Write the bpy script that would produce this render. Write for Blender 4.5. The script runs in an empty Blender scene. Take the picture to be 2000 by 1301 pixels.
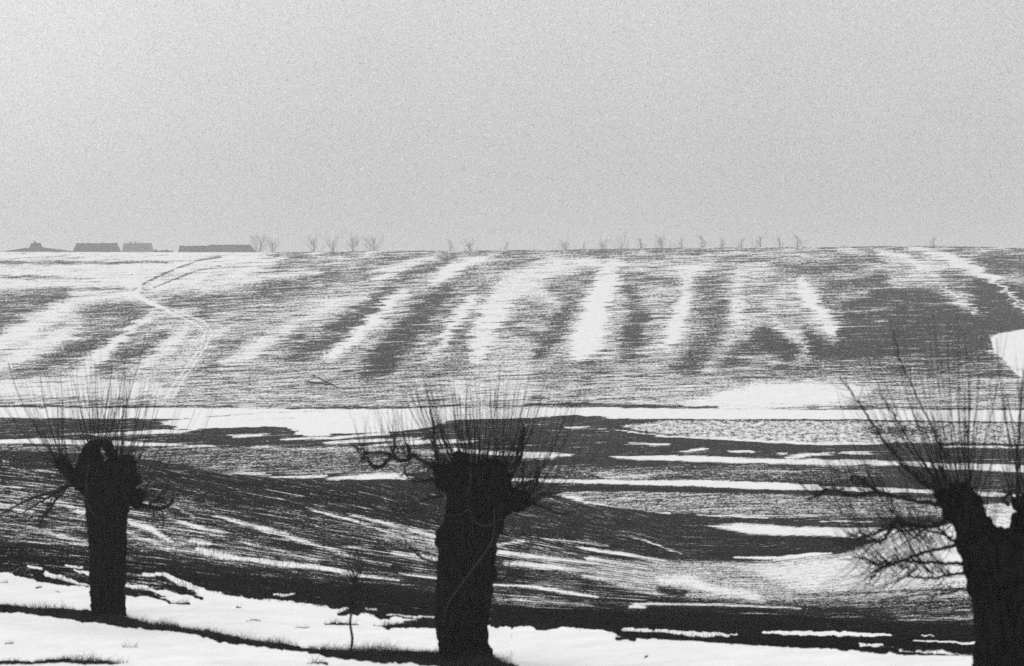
import bpy, math, random
import numpy as np
from mathutils import Vector, noise as mnoise

random.seed(7); rng = np.random.default_rng(11)
S = bpy.context.scene
C = S.collection
F = 5000.0            # focal length in photo pixels (90 mm on a 36 mm frame, photo 2000 px wide)
EYE = 600.0           # photo row of eye level
CZ = 0.0              # camera height; the ground lies below it
R = math.radians

# ------------------------------------------------------------------ camera
cd = bpy.data.cameras.new('camera'); cam = bpy.data.objects.new('camera', cd); C.objects.link(cam)
cam.location = (0, 0, CZ); cam.rotation_euler = (R(90), 0, 0)
cd.sensor_width = 36; cd.lens = 90
cd.shift_y = -(650.5 - EYE) / 2000.0
cd.clip_start = 0.5; cd.clip_end = 20000
cd.dof.use_dof = True; cd.dof.focus_distance = 260; cd.dof.aperture_fstop = 3.2
S.camera = cam

# ------------------------------------------------------------------ world, sun, exposure
SUN_EL, SUN_AZ = R(38), R(-28)     # azimuth from +Y (view direction), negative is left
w = bpy.data.worlds.new('World'); S.world = w; w.use_nodes = True
nt = w.node_tree; nt.nodes.clear()
sky = nt.nodes.new('ShaderNodeTexSky'); sky.sky_type = 'NISHITA'; sky.sun_disc = False
sky.sun_elevation = SUN_EL; sky.sun_rotation = SUN_AZ
sky.air_density = 1.0; sky.dust_density = 5.0; sky.ozone_density = 1.0
bw = nt.nodes.new('ShaderNodeRGBToBW')
mx = nt.nodes.new('ShaderNodeMix'); mx.data_type = 'RGBA'; mx.inputs[0].default_value = 0.80
# even cloud cover over the clear sky: a little brighter towards the zenith, finely mottled
wtc = nt.nodes.new('ShaderNodeTexCoord'); sep = nt.nodes.new('ShaderNodeSeparateXYZ'); nt.links.new(wtc.outputs['Generated'], sep.inputs[0])
def wm_(op, a, b_):
    x = nt.nodes.new('ShaderNodeMath'); x.operation = op
    for i, q in enumerate((a, b_)):
        if isinstance(q, (int, float)): x.inputs[i].default_value = q
        else: nt.links.new(q, x.inputs[i])
    return x.outputs[0]
elev = wm_('MAXIMUM', sep.outputs['Z'], 0.0)
def wn(sc, det):
    t = nt.nodes.new('ShaderNodeTexNoise'); t.inputs['Scale'].default_value = sc; t.inputs['Detail'].default_value = det
    nt.links.new(wtc.outputs['Generated'], t.inputs['Vector']); return wm_('SUBTRACT', t.outputs['Fac'], .5)
mott = wm_('ADD', wm_('ADD', wm_('MULTIPLY', wn(3300, 0), 1.5), wm_('MULTIPLY', wn(9, 3), .22)), 1.0)
side = wm_('MINIMUM', wm_('MULTIPLY', wm_('MAXIMUM', wm_('SUBTRACT', wm_('MULTIPLY', sep.outputs['X'], -1.0), .07), 0.0), .9), .3)   # thinner cloud on the sun's side
cloud = wm_('MULTIPLY', wm_('ADD', side, 1.0), wm_('MULTIPLY', wm_('MULTIPLY', wm_('ADD', wm_('MULTIPLY', elev, 1.0), 1.0), 5.15), mott))
nt.links.new(cloud, mx.inputs[7])
bg = nt.nodes.new('ShaderNodeBackground'); bg.inputs['Strength'].default_value = 0.1
wo = nt.nodes.new('ShaderNodeOutputWorld')
nt.links.new(sky.outputs[0], bw.inputs[0]); nt.links.new(bw.outputs[0], mx.inputs[6])
nt.links.new(mx.outputs[2], bg.inputs[0]); nt.links.new(bg.outputs[0], wo.inputs[0])
sl = bpy.data.lights.new('sun', 'SUN'); sl.energy = .9; sl.angle = R(16); sl.color = (1, 1, 1)
so = bpy.data.objects.new('sun', sl); C.objects.link(so)
sd = Vector((math.sin(SUN_AZ) * math.cos(SUN_EL), math.cos(SUN_AZ) * math.cos(SUN_EL), math.sin(SUN_EL)))
so.rotation_euler = sd.to_track_quat('Z', 'Y').to_euler(); so.location = (-20, 20, 60)
S.view_settings.view_transform = 'Standard'; S.view_settings.look = 'None'
S.view_settings.gamma = 1; S.view_settings.exposure = 0.08
S.cycles.use_denoising = False        # the photograph is grainy film
S.cycles.volume_bounces = 1; S.cycles.max_bounces = 6
S.render.film_transparent = False
S.cycles.pixel_filter_type = 'BLACKMAN_HARRIS'; S.cycles.filter_width = 1.6

# ------------------------------------------------------------------ helpers
def tag(o, label=None, cat=None, group=None, kind=None):
    if label: o['label'] = label
    if cat: o['category'] = cat
    if group: o['group'] = group
    if kind: o['kind'] = kind
    return o

def empty(name, loc):
    o = bpy.data.objects.new(name, None); C.objects.link(o); o.location = loc
    o.empty_display_size = .3
    return o

class MB:
    def __init__(s): s.v = []; s.f = []
    def tube(s, pts, rad, n=5, cap=True):
        pts = [Vector(p) for p in pts]; b0 = len(s.v); k = len(pts)
        up = Vector((0.31, 0.9, 0.2)).normalized()
        for i, p in enumerate(pts):
            d = (pts[min(i+1, k-1)] - pts[max(i-1, 0)])
            if d.length < 1e-9: d = Vector((0, 0, 1))
            d.normalize(); a = d.cross(up)
            if a.length < .05: a = d.cross(Vector((1, 0, 0)))
            a.normalize(); b = d.cross(a)
            for j in range(n):
                t = 2*math.pi*j/n
                s.v.append(tuple(p + (a*math.cos(t) + b*math.sin(t))*rad[i]))
        for i in range(k-1):
            for j in range(n):
                q = b0+i*n; s.f.append((q+j, q+(j+1) % n, q+n+(j+1) % n, q+n+j))
        if cap:
            s.f.append(tuple(b0+j for j in reversed(range(n)))); s.f.append(tuple(b0+(k-1)*n+j for j in range(n)))
    def box(s, x0, x1, y0, y1, z0, z1):
        b = len(s.v)
        s.v += [(x, y, z) for z in (z0, z1) for x, y in ((x0, y0), (x1, y0), (x1, y1), (x0, y1))]
        s.f += [tuple(b+i for i in q) for q in ((3,2,1,0),(4,5,6,7),(0,1,5,4),(1,2,6,5),(2,3,7,6),(3,0,4,7))]
    def hip(s, x0, x1, y0, y1, z0, z1, h0, h1):
        b = len(s.v); ym = (y0+y1)/2
        s.v += [(x0,y0,z0),(x1,y0,z0),(x1,y1,z0),(x0,y1,z0),(x0+h0,ym,z1),(x1-h1,ym,z1)]
        s.f += [tuple(b+i for i in q) for q in ((3,2,1,0),(0,1,5,4),(1,2,5),(2,3,4,5),(3,0,4))]
    def ball(s, c, r, n=10):
        b = len(s.v); m = n//2+1
        for i in range(1, m):
            th = math.pi*i/m
            for j in range(n):
                ph = 2*math.pi*j/n
                s.v.append((c[0]+r[0]*math.sin(th)*math.cos(ph), c[1]+r[1]*math.sin(th)*math.sin(ph), c[2]+r[2]*math.cos(th)))
        t = len(s.v); s.v.append((c[0], c[1], c[2]+r[2])); s.v.append((c[0], c[1], c[2]-r[2]))
        for i in range(m-2):
            for j in range(n):
                q = b+i*n; s.f.append((q+j, q+n+j, q+n+(j+1) % n, q+(j+1) % n))
        for j in range(n):
            s.f.append((t, b+j, b+(j+1) % n)); s.f.append((t+1, b+(m-2)*n+(j+1) % n, b+(m-2)*n+j))
    def mesh(s, name, smooth=False):
        me = bpy.data.meshes.new(name); me.from_pydata(s.v, [], s.f); me.update()
        if smooth: me.polygons.foreach_set('use_smooth', [True]*len(me.polygons))
        return me
    def build(s, name, mat, parent=None, smooth=False):
        me = s.mesh(name, smooth); me.materials.append(mat)
        o = bpy.data.objects.new(name, me); C.objects.link(o)
        if parent: o.parent = parent
        return o

def material(name, c0, c1, scale=(8, 8, 8), rough=.95, bump=0.3, detail=6):
    m = bpy.data.materials.new(name); m.use_nodes = True; n = m.node_tree; L = n.links
    b = n.nodes['Principled BSDF']; b.inputs['Roughness'].default_value = rough
    b.inputs['Specular IOR Level'].default_value = 0.0 if rough > .5 else .4
    tc = n.nodes.new('ShaderNodeTexCoord'); mp = n.nodes.new('ShaderNodeMapping'); mp.inputs['Scale'].default_value = scale
    no = n.nodes.new('ShaderNodeTexNoise'); no.inputs['Scale'].default_value = 1; no.inputs['Detail'].default_value = detail
    cr = n.nodes.new('ShaderNodeValToRGB')
    cr.color_ramp.elements[0].position = .32; cr.color_ramp.elements[0].color = (c0, c0, c0, 1)
    cr.color_ramp.elements[1].position = .68; cr.color_ramp.elements[1].color = (c1, c1, c1, 1)
    L.new(tc.outputs['Object'], mp.inputs[0]); L.new(mp.outputs[0], no.inputs['Vector'])
    L.new(no.outputs['Fac'], cr.inputs[0]); L.new(cr.outputs[0], b.inputs['Base Color'])
    if bump:
        bu = n.nodes.new('ShaderNodeBump'); bu.inputs['Strength'].default_value = bump; bu.inputs['Distance'].default_value = .03
        L.new(no.outputs['Fac'], bu.inputs['Height']); L.new(bu.outputs[0], b.inputs['Normal'])
    return m

M_BARK = material('bark', .003, .015, (22, 22, 5), bump=.8)
M_TWIG = material('twig', .012, .035, (10, 10, 10), bump=0)
M_VINE = material('vine', .022, .04, (20, 20, 20), bump=0)
M_GRASS = material('dry_grass', .018, .06, (3, 3, 3), bump=0)
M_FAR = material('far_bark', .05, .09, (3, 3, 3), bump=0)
M_WALL = material('farm_wall', .1, .16, (1, 1, 1), bump=0)
M_THATCH = material('thatch', .08, .15, (2, 2, 6), bump=.3)
M_DOOR = material('door_paint', .02, .03, (2, 2, 2), bump=0)
M_GLASS = material('window_glass', .02, .03, (2, 2, 2), rough=.2, bump=0)
M_HEDGE = material('hedge_twigs', .05, .1, (2, 2, 2), bump=0)
M_CHIM = material('chimney_brick', .06, .1, (4, 4, 9), bump=.2)

# ------------------------------------------------------------------ terrain shape
def lin(pts):
    xs, ys = zip(*pts); return lambda u: np.interp(u, xs, ys)
crest = lin([(-4000, 500), (0, 492), (300, 492.5), (515, 493), (640, 491), (760, 490), (900, 489.5), (1000, 488.5), (1130, 487), (1300, 484.5),
             (1450, 483), (1650, 481), (1800, 480.5), (1900, 481.5), (2000, 485), (2600, 494), (6000, 520)])
crestD = lin([(0, 1030), (350, 1000), (520, 900), (700, 780), (1000, 760), (1400, 740), (1900, 700), (2400, 720), (5000, 800)])
edgeE = lin([(-2000, 860), (0, 884), (100, 888), (200, 897), (300, 908), (400, 920), (500, 930), (700, 942), (900, 952), (1100, 975),
             (1200, 990), (1350, 1010), (1500, 1020), (1700, 1035), (2000, 1030), (3000, 990), (6000, 980)])
bankB = lin([(-2000, 1090), (0, 1112), (200, 1140), (400, 1152), (600, 1180), (860, 1212), (1000, 1222), (1300, 1238), (1550, 1262), (2000, 1282), (3000, 1290), (6000, 1290)])
nearD = lin([(-2000, 36), (0, 35), (1000, 33), (2000, 30), (6000, 30)])
bankD = lin([(-2000, 52), (0, 50), (900, 42), (1500, 34.5), (2000, 31), (6000, 31)])
def depth(u, v):
    """distance of the ground seen at photo column u, row v (1-D column u, array v)"""
    kv = np.array([crest(u), 530, 640, 800, edgeE(u)-3, edgeE(u)+6, (edgeE(u)+bankB(u))/2, bankB(u)-22, bankB(u)+4, 1301.])
    cD = crestD(u); m = lin([(0, 1.12), (500, 1.05), (900, 1)])(u)
    kd = np.array([cD, 650*m, 480*m, 310, 165, 140, 84, 56, bankD(u), nearD(u)])
    return np.exp(np.interp(v, kv, np.log(kd)))
def colsmooth(a, k):
    for _ in range(3):
        p = np.pad(a, ((k, k), (0, 0)), 'edge'); c = np.cumsum(np.vstack([np.zeros((1, a.shape[1])), p]), 0)
        a = (c[2*k+1:] - c[:-2*k-1])/(2*k+1)
    return a
ur = np.concatenate([np.arange(-3400, -500, 60), np.arange(-500, 0, 10), np.arange(0, 2001, 2), np.arange(2010, 2500, 10), np.arange(2500, 5400, 60)]).astype(float)
NR = 700
r = np.linspace(0, 1, NR)
U = np.tile(ur, (NR, 1))
V = crest(ur)[None]*(1-r[:, None]) + 1301*r[:, None]
Yv = np.empty_like(U)
for j, u in enumerate(ur): Yv[:, j] = depth(u, V[:, j])
Yv[:] = np.exp(colsmooth(np.log(Yv), 6))
Zv = -(V-EYE)/F*Yv
def spot(u, v):
    """world point of the ground seen at a photo pixel"""
    j = int(np.argmin(abs(ur-u))); y = float(np.interp(v, V[:, j], Yv[:, j]))
    return Vector(((u-1000)/F*y, y, CZ-(v-EYE)/F*y))
def px(u, v, d): return Vector(((u-1000)/F*d, d, CZ-(v-EYE)/F*d))

# ------------------------------------------------------------------ value noise (numpy)
_tab = rng.random((257, 257))
def vn(x, y):
    xi = np.floor(x).astype(int); yi = np.floor(y).astype(int); fx = x-xi; fy = y-yi
    fx = fx*fx*(3-2*fx); fy = fy*fy*(3-2*fy); a = xi % 256; b = yi % 256
    return (_tab[a, b]*(1-fx)+_tab[a+1, b]*fx)*(1-fy)+(_tab[a, b+1]*(1-fx)+_tab[a+1, b+1]*fx)*fy
def fbm(x, y, o=4):
    s = 0; a = .5
    for i in range(o): s = s+a*vn(x+17.3*i, y+9.1*i); x = x*2.03; y = y*2.03; a *= .5
    return s/(1-.5**o)-.5

# ------------------------------------------------------------------ snow cover: 1 snow, 0 bare soil, between = streaky
J0 = int(np.argmin(abs(ur))); J1 = int(np.argmin(abs(ur-2000)))+1
u2 = U[:, J0:J1]; v2 = V[:, J0:J1]
D = np.full(u2.shape, .5); K = np.zeros(u2.shape)   # K = 1: blotchy instead of streaked
def box_of(pts, pad):
    xs = [p[0] for p in pts]; ys = [p[1] for p in pts]
    c0 = max(0, int((min(xs)-pad-55)/2)); c1 = min(u2.shape[1], int((max(xs)+pad+55)/2)+2)
    k = NR/(1301-487.)
    r0 = max(0, int((min(ys)-pad-502)*k)); r1 = min(NR, int((max(ys)+pad-470)*k)+2)
    return slice(r0, max(r1, r0+1)), slice(c0, max(c1, c0+1))
def sdist(pts, uu, vv):
    """distance minus interpolated half width along a polyline of (u, v, w)"""
    best = np.full(uu.shape, 1e9)
    for (x0, y0, w0), (x1, y1, w1) in zip(pts[:-1], pts[1:]):
        dx, dy = x1-x0, y1-y0; q = np.clip(((uu-x0)*dx+(vv-y0)*dy)/(dx*dx+dy*dy+1e-9), 0, 1)
        best = np.minimum(best, np.hypot(uu-x0-q*dx, vv-y0-q*dy)-(w0+(w1-w0)*q))
    return best
def stroke(val, pts, soft=6, target=None, amt=1.0):
    pad = max(p[2] for p in pts)+soft+4; sl = box_of(pts, pad); A = D if target is None else target
    d = sdist(pts, u2[sl], v2[sl]); m = np.clip(.5-d/(2*soft), 0, 1); m = m*m*(3-2*m)*amt
    A[sl] = A[sl]*(1-m)+val*m
def poly(val, pts, soft=5, target=None, amt=1.0):
    pad = soft+4; sl = box_of(pts, pad); uu = u2[sl]; vv = v2[sl]; A = D if target is None else target
    ins = np.zeros(uu.shape, bool); best = np.full(uu.shape, 1e9); n = len(pts)
    for i in range(n):
        (x0, y0), (x1, y1) = pts[i], pts[(i+1) % n]
        if y0 != y1: ins ^= ((y0 > vv) != (y1 > vv)) & (uu < (x1-x0)*(vv-y0)/(y1-y0)+x0)
        dx, dy = x1-x0, y1-y0; q = np.clip(((uu-x0)*dx+(vv-y0)*dy)/(dx*dx+dy*dy+1e-9), 0, 1)
        best = np.minimum(best, np.hypot(uu-x0-q*dx, vv-y0-q*dy))
    d = np.where(ins, -best, best); m = np.clip(.5-d/(2*soft), 0, 1); m = m*m*(3-2*m)*amt
    A[sl] = A[sl]*(1-m)+val*m
#@PAINT
uo, vo = u2, v2
rowt = v2+.045*u2
u2 = uo + np.where(vo < 798, 1, 0)*(44*fbm(uo/50, rowt/2.2, 3)+20*fbm(uo/14, rowt/1.3, 2))
v2 = vo + np.where(vo < 798, 5, 3.2)*fbm(uo/26+40, vo/9, 4)
# --- the hill: base tone with broad drift variation
D[:] = .47 + .5*fbm((u2+.8*v2)/70, v2/60, 3)
# far pale fields at the left
poly(.86, [(-20, 480), (520, 480), (500, 505), (420, 520), (380, 560), (240, 565), (120, 572), (-20, 575)], 8)
for s in ([(-9, 513, 4), (150, 513, 4), (330, 512, 2)], [(-9, 541, 3), (60, 541, 3), (110, 540, 1)], [(60, 547, 1), (190, 545, 1)]): stroke(.28, s, 3)
stroke(.35, [(-9, 570, 4), (90, 565, 4), (240, 564, 3)], 6)
# dark swathes
for val, pts, so_ in [
    (.20, [(-9, 612, 24), (60, 592, 18), (130, 575, 8)], 9), (.22, [(160, 612, 6), (230, 601, 14), (290, 603, 8)], 8),
    (.22, [(40, 738, 8), (110, 700, 16), (180, 672, 16), (240, 640, 14), (290, 610, 6)], 9),
    (.24, [(190, 722, 10), (260, 690, 16), (320, 655, 8)], 9), (.25, [(330, 590, 8), (400, 582, 12), (450, 580, 6)], 9),
    (.28, [(400, 612, 10), (470, 585, 14), (560, 565, 12), (640, 545, 8)], 12), (.22, [(395, 600, 8), (400, 620, 5)], 6),
    (.30, [(420, 680, 8), (520, 655, 10), (600, 620, 8)], 10),
    (.13, [(560, 704, 8), (640, 665, 18), (690, 625, 20), (730, 590, 14), (775, 560, 8)], 9),
    (.30, [(560, 560, 8), (690, 535, 8), (760, 505, 5), (840, 497, 3)], 8),
    (.05, [(700, 765, 8), (735, 725, 26), (770, 680, 26), (800, 640, 24), (835, 600, 22), (868, 572, 14)], 9),
    (.22, [(790, 540, 8), (850, 520, 6), (880, 505, 3)], 7), (.28, [(600, 760, 6), (680, 762, 8), (730, 778, 5)], 9),
    (.3, [(640, 745, 8), (700, 750, 8)], 7), (.28, [(980, 520, 5), (1060, 505, 6), (1130, 498, 3)], 8),
    (.28, [(850, 660, 10), (870, 620, 12), (900, 590, 8)], 8), (.28, [(900, 655, 6), (940, 662, 6)], 7), (.28, [(910, 680, 5), (935, 682, 5)], 7),
    (.18, [(1050, 700, 10), (1080, 655, 18), (1100, 615, 16), (1125, 580, 10)], 9), (.3, [(1000, 640, 8), (1060, 660, 10)], 9),
    (.12, [(1225, 700, 10), (1235, 660, 26), (1250, 610, 18), (1225, 565, 8)], 9), (.25, [(1050, 735, 8), (1120, 745, 10)], 9),
    (.2, [(1340, 720, 22), (1370, 680, 18), (1400, 640, 14), (1390, 590, 14), (1380, 560, 8)], 10),
    (.12, [(1430, 700, 20), (1480, 670, 16)], 10), (.2, [(1220, 540, 4), (1330, 552, 7), (1420, 552, 5)], 9),
    (.02, [(1490, 655, 12), (1510, 665, 28), (1540, 690, 18)], 9), (.02, [(1580, 650, 8), (1600, 680, 22), (1640, 705, 22)], 9),
    (.22, [(1520, 515, 8), (1600, 530, 12), (1660, 520, 16), (1710, 500, 8)], 9), (.15, [(1620, 560, 12), (1720, 545, 14)], 9),
    (.22, [(1850, 545, 12), (1900, 560, 12), (1960, 530, 10)], 9), (.15, [(1910, 505, 8), (2010, 520, 18)], 9)]: stroke(val, pts, so_*1.4)
poly(.03, [(1665, 590), (1720, 560), (1820, 565), (1870, 600), (1940, 600), (2010, 620), (2010, 645), (1935, 655), (1930, 690), (1950, 712), (1830, 700), (1760, 730), (1620, 715), (1640, 660), (1640, 620)], 9)
poly(-.05, [(1900, 545), (2010, 560), (2010, 640), (1930, 650), (1900, 620)], 7)
poly(.27, [(1790, 690), (1990, 725), (1990, 745), (1500, 735), (1500, 715)], 8)
# white drifts
for val, pts, so_ in [
    (.92, [(-9, 676, 14), (50, 645, 16), (100, 615, 12), (150, 585, 10), (220, 578, 8), (260, 576, 6)], 9),
    (.86, [(-9, 715, 10), (40, 690, 14), (110, 660, 12), (150, 640, 6)], 9),
    (.92, [(110, 760, 5), (160, 730, 11), (200, 690, 12), (235, 660, 8), (270, 630, 6), (300, 610, 4)], 7),
    (.86, [(265, 725, 5), (310, 690, 10), (345, 660, 8), (365, 640, 3)], 7), (.8, [(300, 780, 8), (350, 745, 8)], 8),
    (.80, [(440, 712, 8), (500, 680, 14), (560, 640, 12), (640, 600, 8), (720, 580, 4)], 10),
    (.9, [(390, 570, 5), (440, 545, 8), (500, 520, 8), (560, 503, 4)], 8), (.85, [(480, 548, 4), (560, 535, 7), (620, 530, 4)], 7),
    (.95, [(300, 562, 7), (380, 540, 9), (440, 515, 9), (520, 500, 6)], 6),
    (1.1, [(640, 704, 2), (675, 675, 7), (713, 640, 10), (745, 610, 10), (772, 582, 6), (795, 572, 3)], 6),
    (.92, [(735, 548, 6), (765, 530, 5), (800, 513, 5), (846, 503, 3)], 6),
    (1.1, [(855, 548, 8), (877, 528, 10), (915, 512, 8), (960, 501, 3)], 6),
    (.97, [(930, 700, 10), (947, 650, 22), (962, 610, 26), (985, 575, 22), (1005, 545, 12)], 9), (.85, [(985, 570, 20), (1080, 520, 18), (1160, 510, 8)], 12),
    (.95, [(836, 700, 3), (868, 672, 7), (882, 632, 10), (920, 590, 12)], 7), (.8, [(1030, 560, 14), (1080, 590, 8)], 10),
    (1.25, [(1130, 690, 13), (1145, 670, 24), (1160, 620, 22), (1172, 570, 20), (1195, 545, 14)], 7), (.95, [(1185, 530, 16), (1205, 512, 10)], 8),
    (1.05, [(1300, 678, 5), (1310, 655, 14), (1328, 615, 14), (1338, 585, 12)], 8), (.8, [(1340, 560, 12), (1350, 530, 12), (1385, 515, 8)], 9),
    (.86, [(1440, 632, 8), (1443, 605, 12), (1432, 575, 9), (1440, 535, 5)], 8), (.7, [(1500, 600, 10), (1540, 560, 10)], 9),
    (1.15, [(1562, 549, 7), (1582, 578, 14), (1600, 612, 13), (1622, 640, 9), (1632, 656, 2)], 6),
    (.8, [(1510, 622, 4), (1528, 640, 7), (1545, 658, 3)], 6),
    (.95, [(1720, 493, 4), (1765, 500, 5), (1795, 518, 7), (1832, 541, 3)], 5), (.75, [(1640, 487, 3), (1680, 492, 4)], 5),
    (.98, [(1790, 484, 3), (1846, 500, 7), (1885, 520, 11), (1940, 545, 5), (1968, 570, 3), (1985, 590, 4), (2010, 607, 3)], 4),
    (.95, [(1846, 557, 2), (1874, 587, 4), (1905, 613, 3)], 4), (.6, [(1640, 612, 2), (1740, 602, 2)], 3), (.65, [(1700, 629, 1), (1745, 626, 1)], 3),
    (.8, [(1500, 700, 8), (1440, 760, 10)], 0.5)][:-1]: stroke(val, pts, so_*1.25)
for a, b in ((560, 500), (640, 497), (1010, 495), (1190, 494), (1290, 492), (1390, 492), (1480, 489), (1560, 489), (1720, 485)): stroke(.22, [(a-30, b+1, 1), (a+40, b-1, 2)], 4)
_s = u2, v2; u2, v2 = uo+5*fbm(uo/12, vo/7, 2), vo
poly(1.4, [(1936, 660), (1952, 652), (2010, 642), (2010, 745), (1985, 730), (1966, 705), (1950, 692), (1940, 680)], 3)
u2, v2 = _s
hl = vo < 796
D[hl & (D < 1.2)] = (.5+(D-.5)*.80)[hl & (D < 1.2)]
K[hl] = np.clip(.12+.9*fbm(uo/120+3, vo/40, 3), 0, .6)[hl]
u2 = np.where(vo < 798, uo+16*fbm(uo/40, rowt/2, 2), uo+34*fbm(uo/60, vo/2.6, 2)+14*fbm(uo/15, vo/1.6, 2))
# lower hill
poly(.52, [(-20, 742), (250, 735), (500, 730), (1100, 735), (1500, 738), (2010, 735), (2010, 800), (1000, 800), (-20, 796)], 10, amt=.6)
poly(.95, [(1300, 797), (1400, 770), (1470, 752), (1570, 748), (1700, 762), (1650, 785), (1500, 797)], 12)
poly(.78, [(-20, 745), (60, 742), (300, 745), (340, 770), (200, 776), (-20, 775)], 8); poly(.68, [(880, 740), (1050, 755), (1020, 785), (880, 780)], 12)
for s in ([(560, 798, 2), (750, 797, 2), (900, 793, 1)], [(1030, 790, 3), (1140, 791, 4), (1240, 793, 4), (1400, 797, 2)], [(-9, 793, 1), (200, 795, 2), (450, 793, 1)], [(1500, 803, 1), (1700, 795, 1), (2010, 800, 2)], [(600, 745, 2), (640, 752, 2)]): stroke(.12, s, 2.5)
# flat valley: white band
D[v2 > 801+0*u2] = np.where(v2[v2 > 801] > 818, -.15, .9)
stroke(1.4, [(-9, 804, 7), (150, 806, 8), (300, 806, 8), (430, 808, 8), (600, 812, 12), (700, 812, 12), (850, 806, 8), (1000, 806, 6), (1120, 804, 6), (1200, 805, 8), (1400, 810, 9), (1600, 810, 8), (1800, 812, 9), (2010, 815, 9)], 2.5)
poly(.06, [(-20, 816), (150, 818), (300, 818), (350, 824), (330, 850), (-20, 855)], 2)
poly(1.4, [(420, 812), (920, 806), (880, 822), (845, 832), (795, 842), (740, 845), (660, 846), (620, 852), (590, 851), (570, 840), (540, 833), (470, 830)], 2)
poly(1.3, [(310, 825), (430, 812), (560, 826), (500, 834), (420, 836), (360, 840), (330, 832)], 2)
poly(-.2, [(860, 830), (930, 822), (1050, 816), (1130, 811), (1170, 813), (1215, 822), (1230, 832), (1200, 842), (1260, 850), (1330, 856), (1180, 862), (900, 862)], 2)
for s in ([(480, 820, .6), (600, 815, .6), (760, 806, .6)], [(400, 815, .7), (520, 806, .7), (640, 803, .7)], [(880, 812, 1), (960, 808, .7)]): stroke(.25, s, 2)
# blotchy stubble strip
poly(.56, [(1205, 830), (1300, 820), (1700, 822), (2010, 826), (2010, 868), (1850, 866), (1600, 868), (1400, 858), (1300, 850), (1230, 840)], 4)
poly(1., [(1180, 805), (2010, 806), (2010, 870), (1600, 870), (1350, 858), (1180, 840)], 5, K)
stroke(1.2, [(1200, 840, 1), (1300, 852, 1), (1480, 862, 1.5), (1600, 867, 2), (1720, 866, 1)], 2); stroke(1.1, [(1850, 872, 1.5), (1930, 873, 2), (2010, 874, 1.5)], 2)
poly(.3, [(1690, 832), (1830, 835), (1830, 850), (1690, 850)], 8)
# slivers of snow in the dark field
for pts in ([(-9, 863, 3), (60, 861, 4), (150, 864, 3.5), (250, 866, 3), (370, 869, 1)], [(180, 850, 1), (260, 846, 2), (320, 842, 2.5), (365, 843, 1)],
            [(285, 845, 1), (300, 843, 1)], [(450, 852, 1), (520, 849, 1)], [(560, 858, 1), (650, 855, 1.5), (760, 846, 1.5)], [(640, 865, 1), (720, 860, 2), (830, 856, 1)], [(720, 872, 1), (800, 864, 2.5), (900, 860, 1.5)], [(360, 872, 1), (410, 871, 1)],
            [(500, 873, 1), (600, 878, 1.5), (720, 878, 2.5), (760, 879, 1.5)], [(650, 880, 1), (700, 877, 2), (790, 880, 1.5)], [(860, 865, 1), (930, 862, 1)],
            [(800, 883, 2), (900, 880, 3), (980, 886, 3), (1060, 888, 3.5), (1118, 889, 1)], [(1020, 892, 1), (1090, 892, 1)], [(385, 928, 1), (440, 925, 3), (520, 925, 2)],
            [(515, 932, 1), (580, 932, 2), (640, 929, 1)], [(640, 936, 1), (700, 932, 4), (770, 930, 5), (800, 934, 3)], [(1115, 835, 1), (1152, 834, 1.5)],
            [(990, 937, 1.5), (1130, 940, 2.5), (1240, 942, 4), (1350, 943, 5.5), (1440, 947, 6), (1520, 950, 6), (1600, 952, 4)],
            [(1600, 953, 3), (1690, 956, 3.5), (1760, 958, 2.5), (1850, 961, 2.5), (1920, 965, 3), (2010, 969, 2)],
            [(1197, 893, 1), (1270, 894, 3.5), (1380, 897, 4.5), (1480, 900, 4), (1600, 903, 5), (1700, 904, 4), (1780, 906, 3), (1830, 910, 4.5), (1900, 912, 5), (2010, 917, 6)],
            [(1340, 881, 1), (1365, 877, 2), (1380, 877, 1)], [(1425, 882, 1), (1470, 883, 1)], [(1530, 894, 1), (1580, 888, 2), (1620, 886, 1)], [(1638, 884, 1), (1700, 886, 1.5)], [(1515, 884, 1), (1535, 885, 1)],
            [(1400, 925, 1), (1480, 920, 3), (1560, 921, 1)], [(1130, 922, 1), (1220, 925, 3), (1320, 921, 1)], [(1230, 866, 1), (1300, 868, 1)],
            [(1308, 1023, 1), (1340, 1023, 2), (1365, 1023, 1)]):
    stroke(.4, [(a, b+1, c+3.5) for a, b, c in pts], 6, amt=.6); stroke(1.12, [(a, b, c+.5) for a, b, c in pts], 3)
# half snowed tilled strips
poly(.42, [(340, 870), (800, 872), (850, 880), (830, 926), (600, 928), (400, 924), (270, 902), (240, 885), (300, 872)], 5, amt=.85)
poly(.42, [(-20, 868), (220, 872), (240, 890), (120, 885), (-20, 882)], 3, amt=.85)
poly(.34, [(1060, 906), (1700, 908), (1760, 932), (1600, 942), (1200, 936), (1050, 932)], 5, amt=.85); poly(.72, [(1170, 928), (1290, 924), (1260, 938), (1180, 937)], 3, amt=.6)
poly(.42, [(1080, 958), (1300, 955), (1600, 962), (1900, 975), (1900, 1012), (1500, 1012), (1350, 1005), (1200, 995), (1100, 970)], 5)
for pts in ([(1090, 966, 2), (1160, 985, 3), (1220, 997, 2)], [(1240, 1000, 1), (1310, 1002, 1.5)], [(1360, 1006, 1), (1500, 1011, 1)], [(1600, 1018, 1), (1700, 1019, 1)]): stroke(1., pts, 3)
for pts in ([(385, 862, 1), (620, 870, 1)], [(1080, 952, 3), (1500, 961, 3), (1800, 968, 2)], [(-9, 884, 2), (120, 888, 2), (250, 897, 3), (380, 916, 3)]): stroke(-.2, pts, 3)
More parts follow.
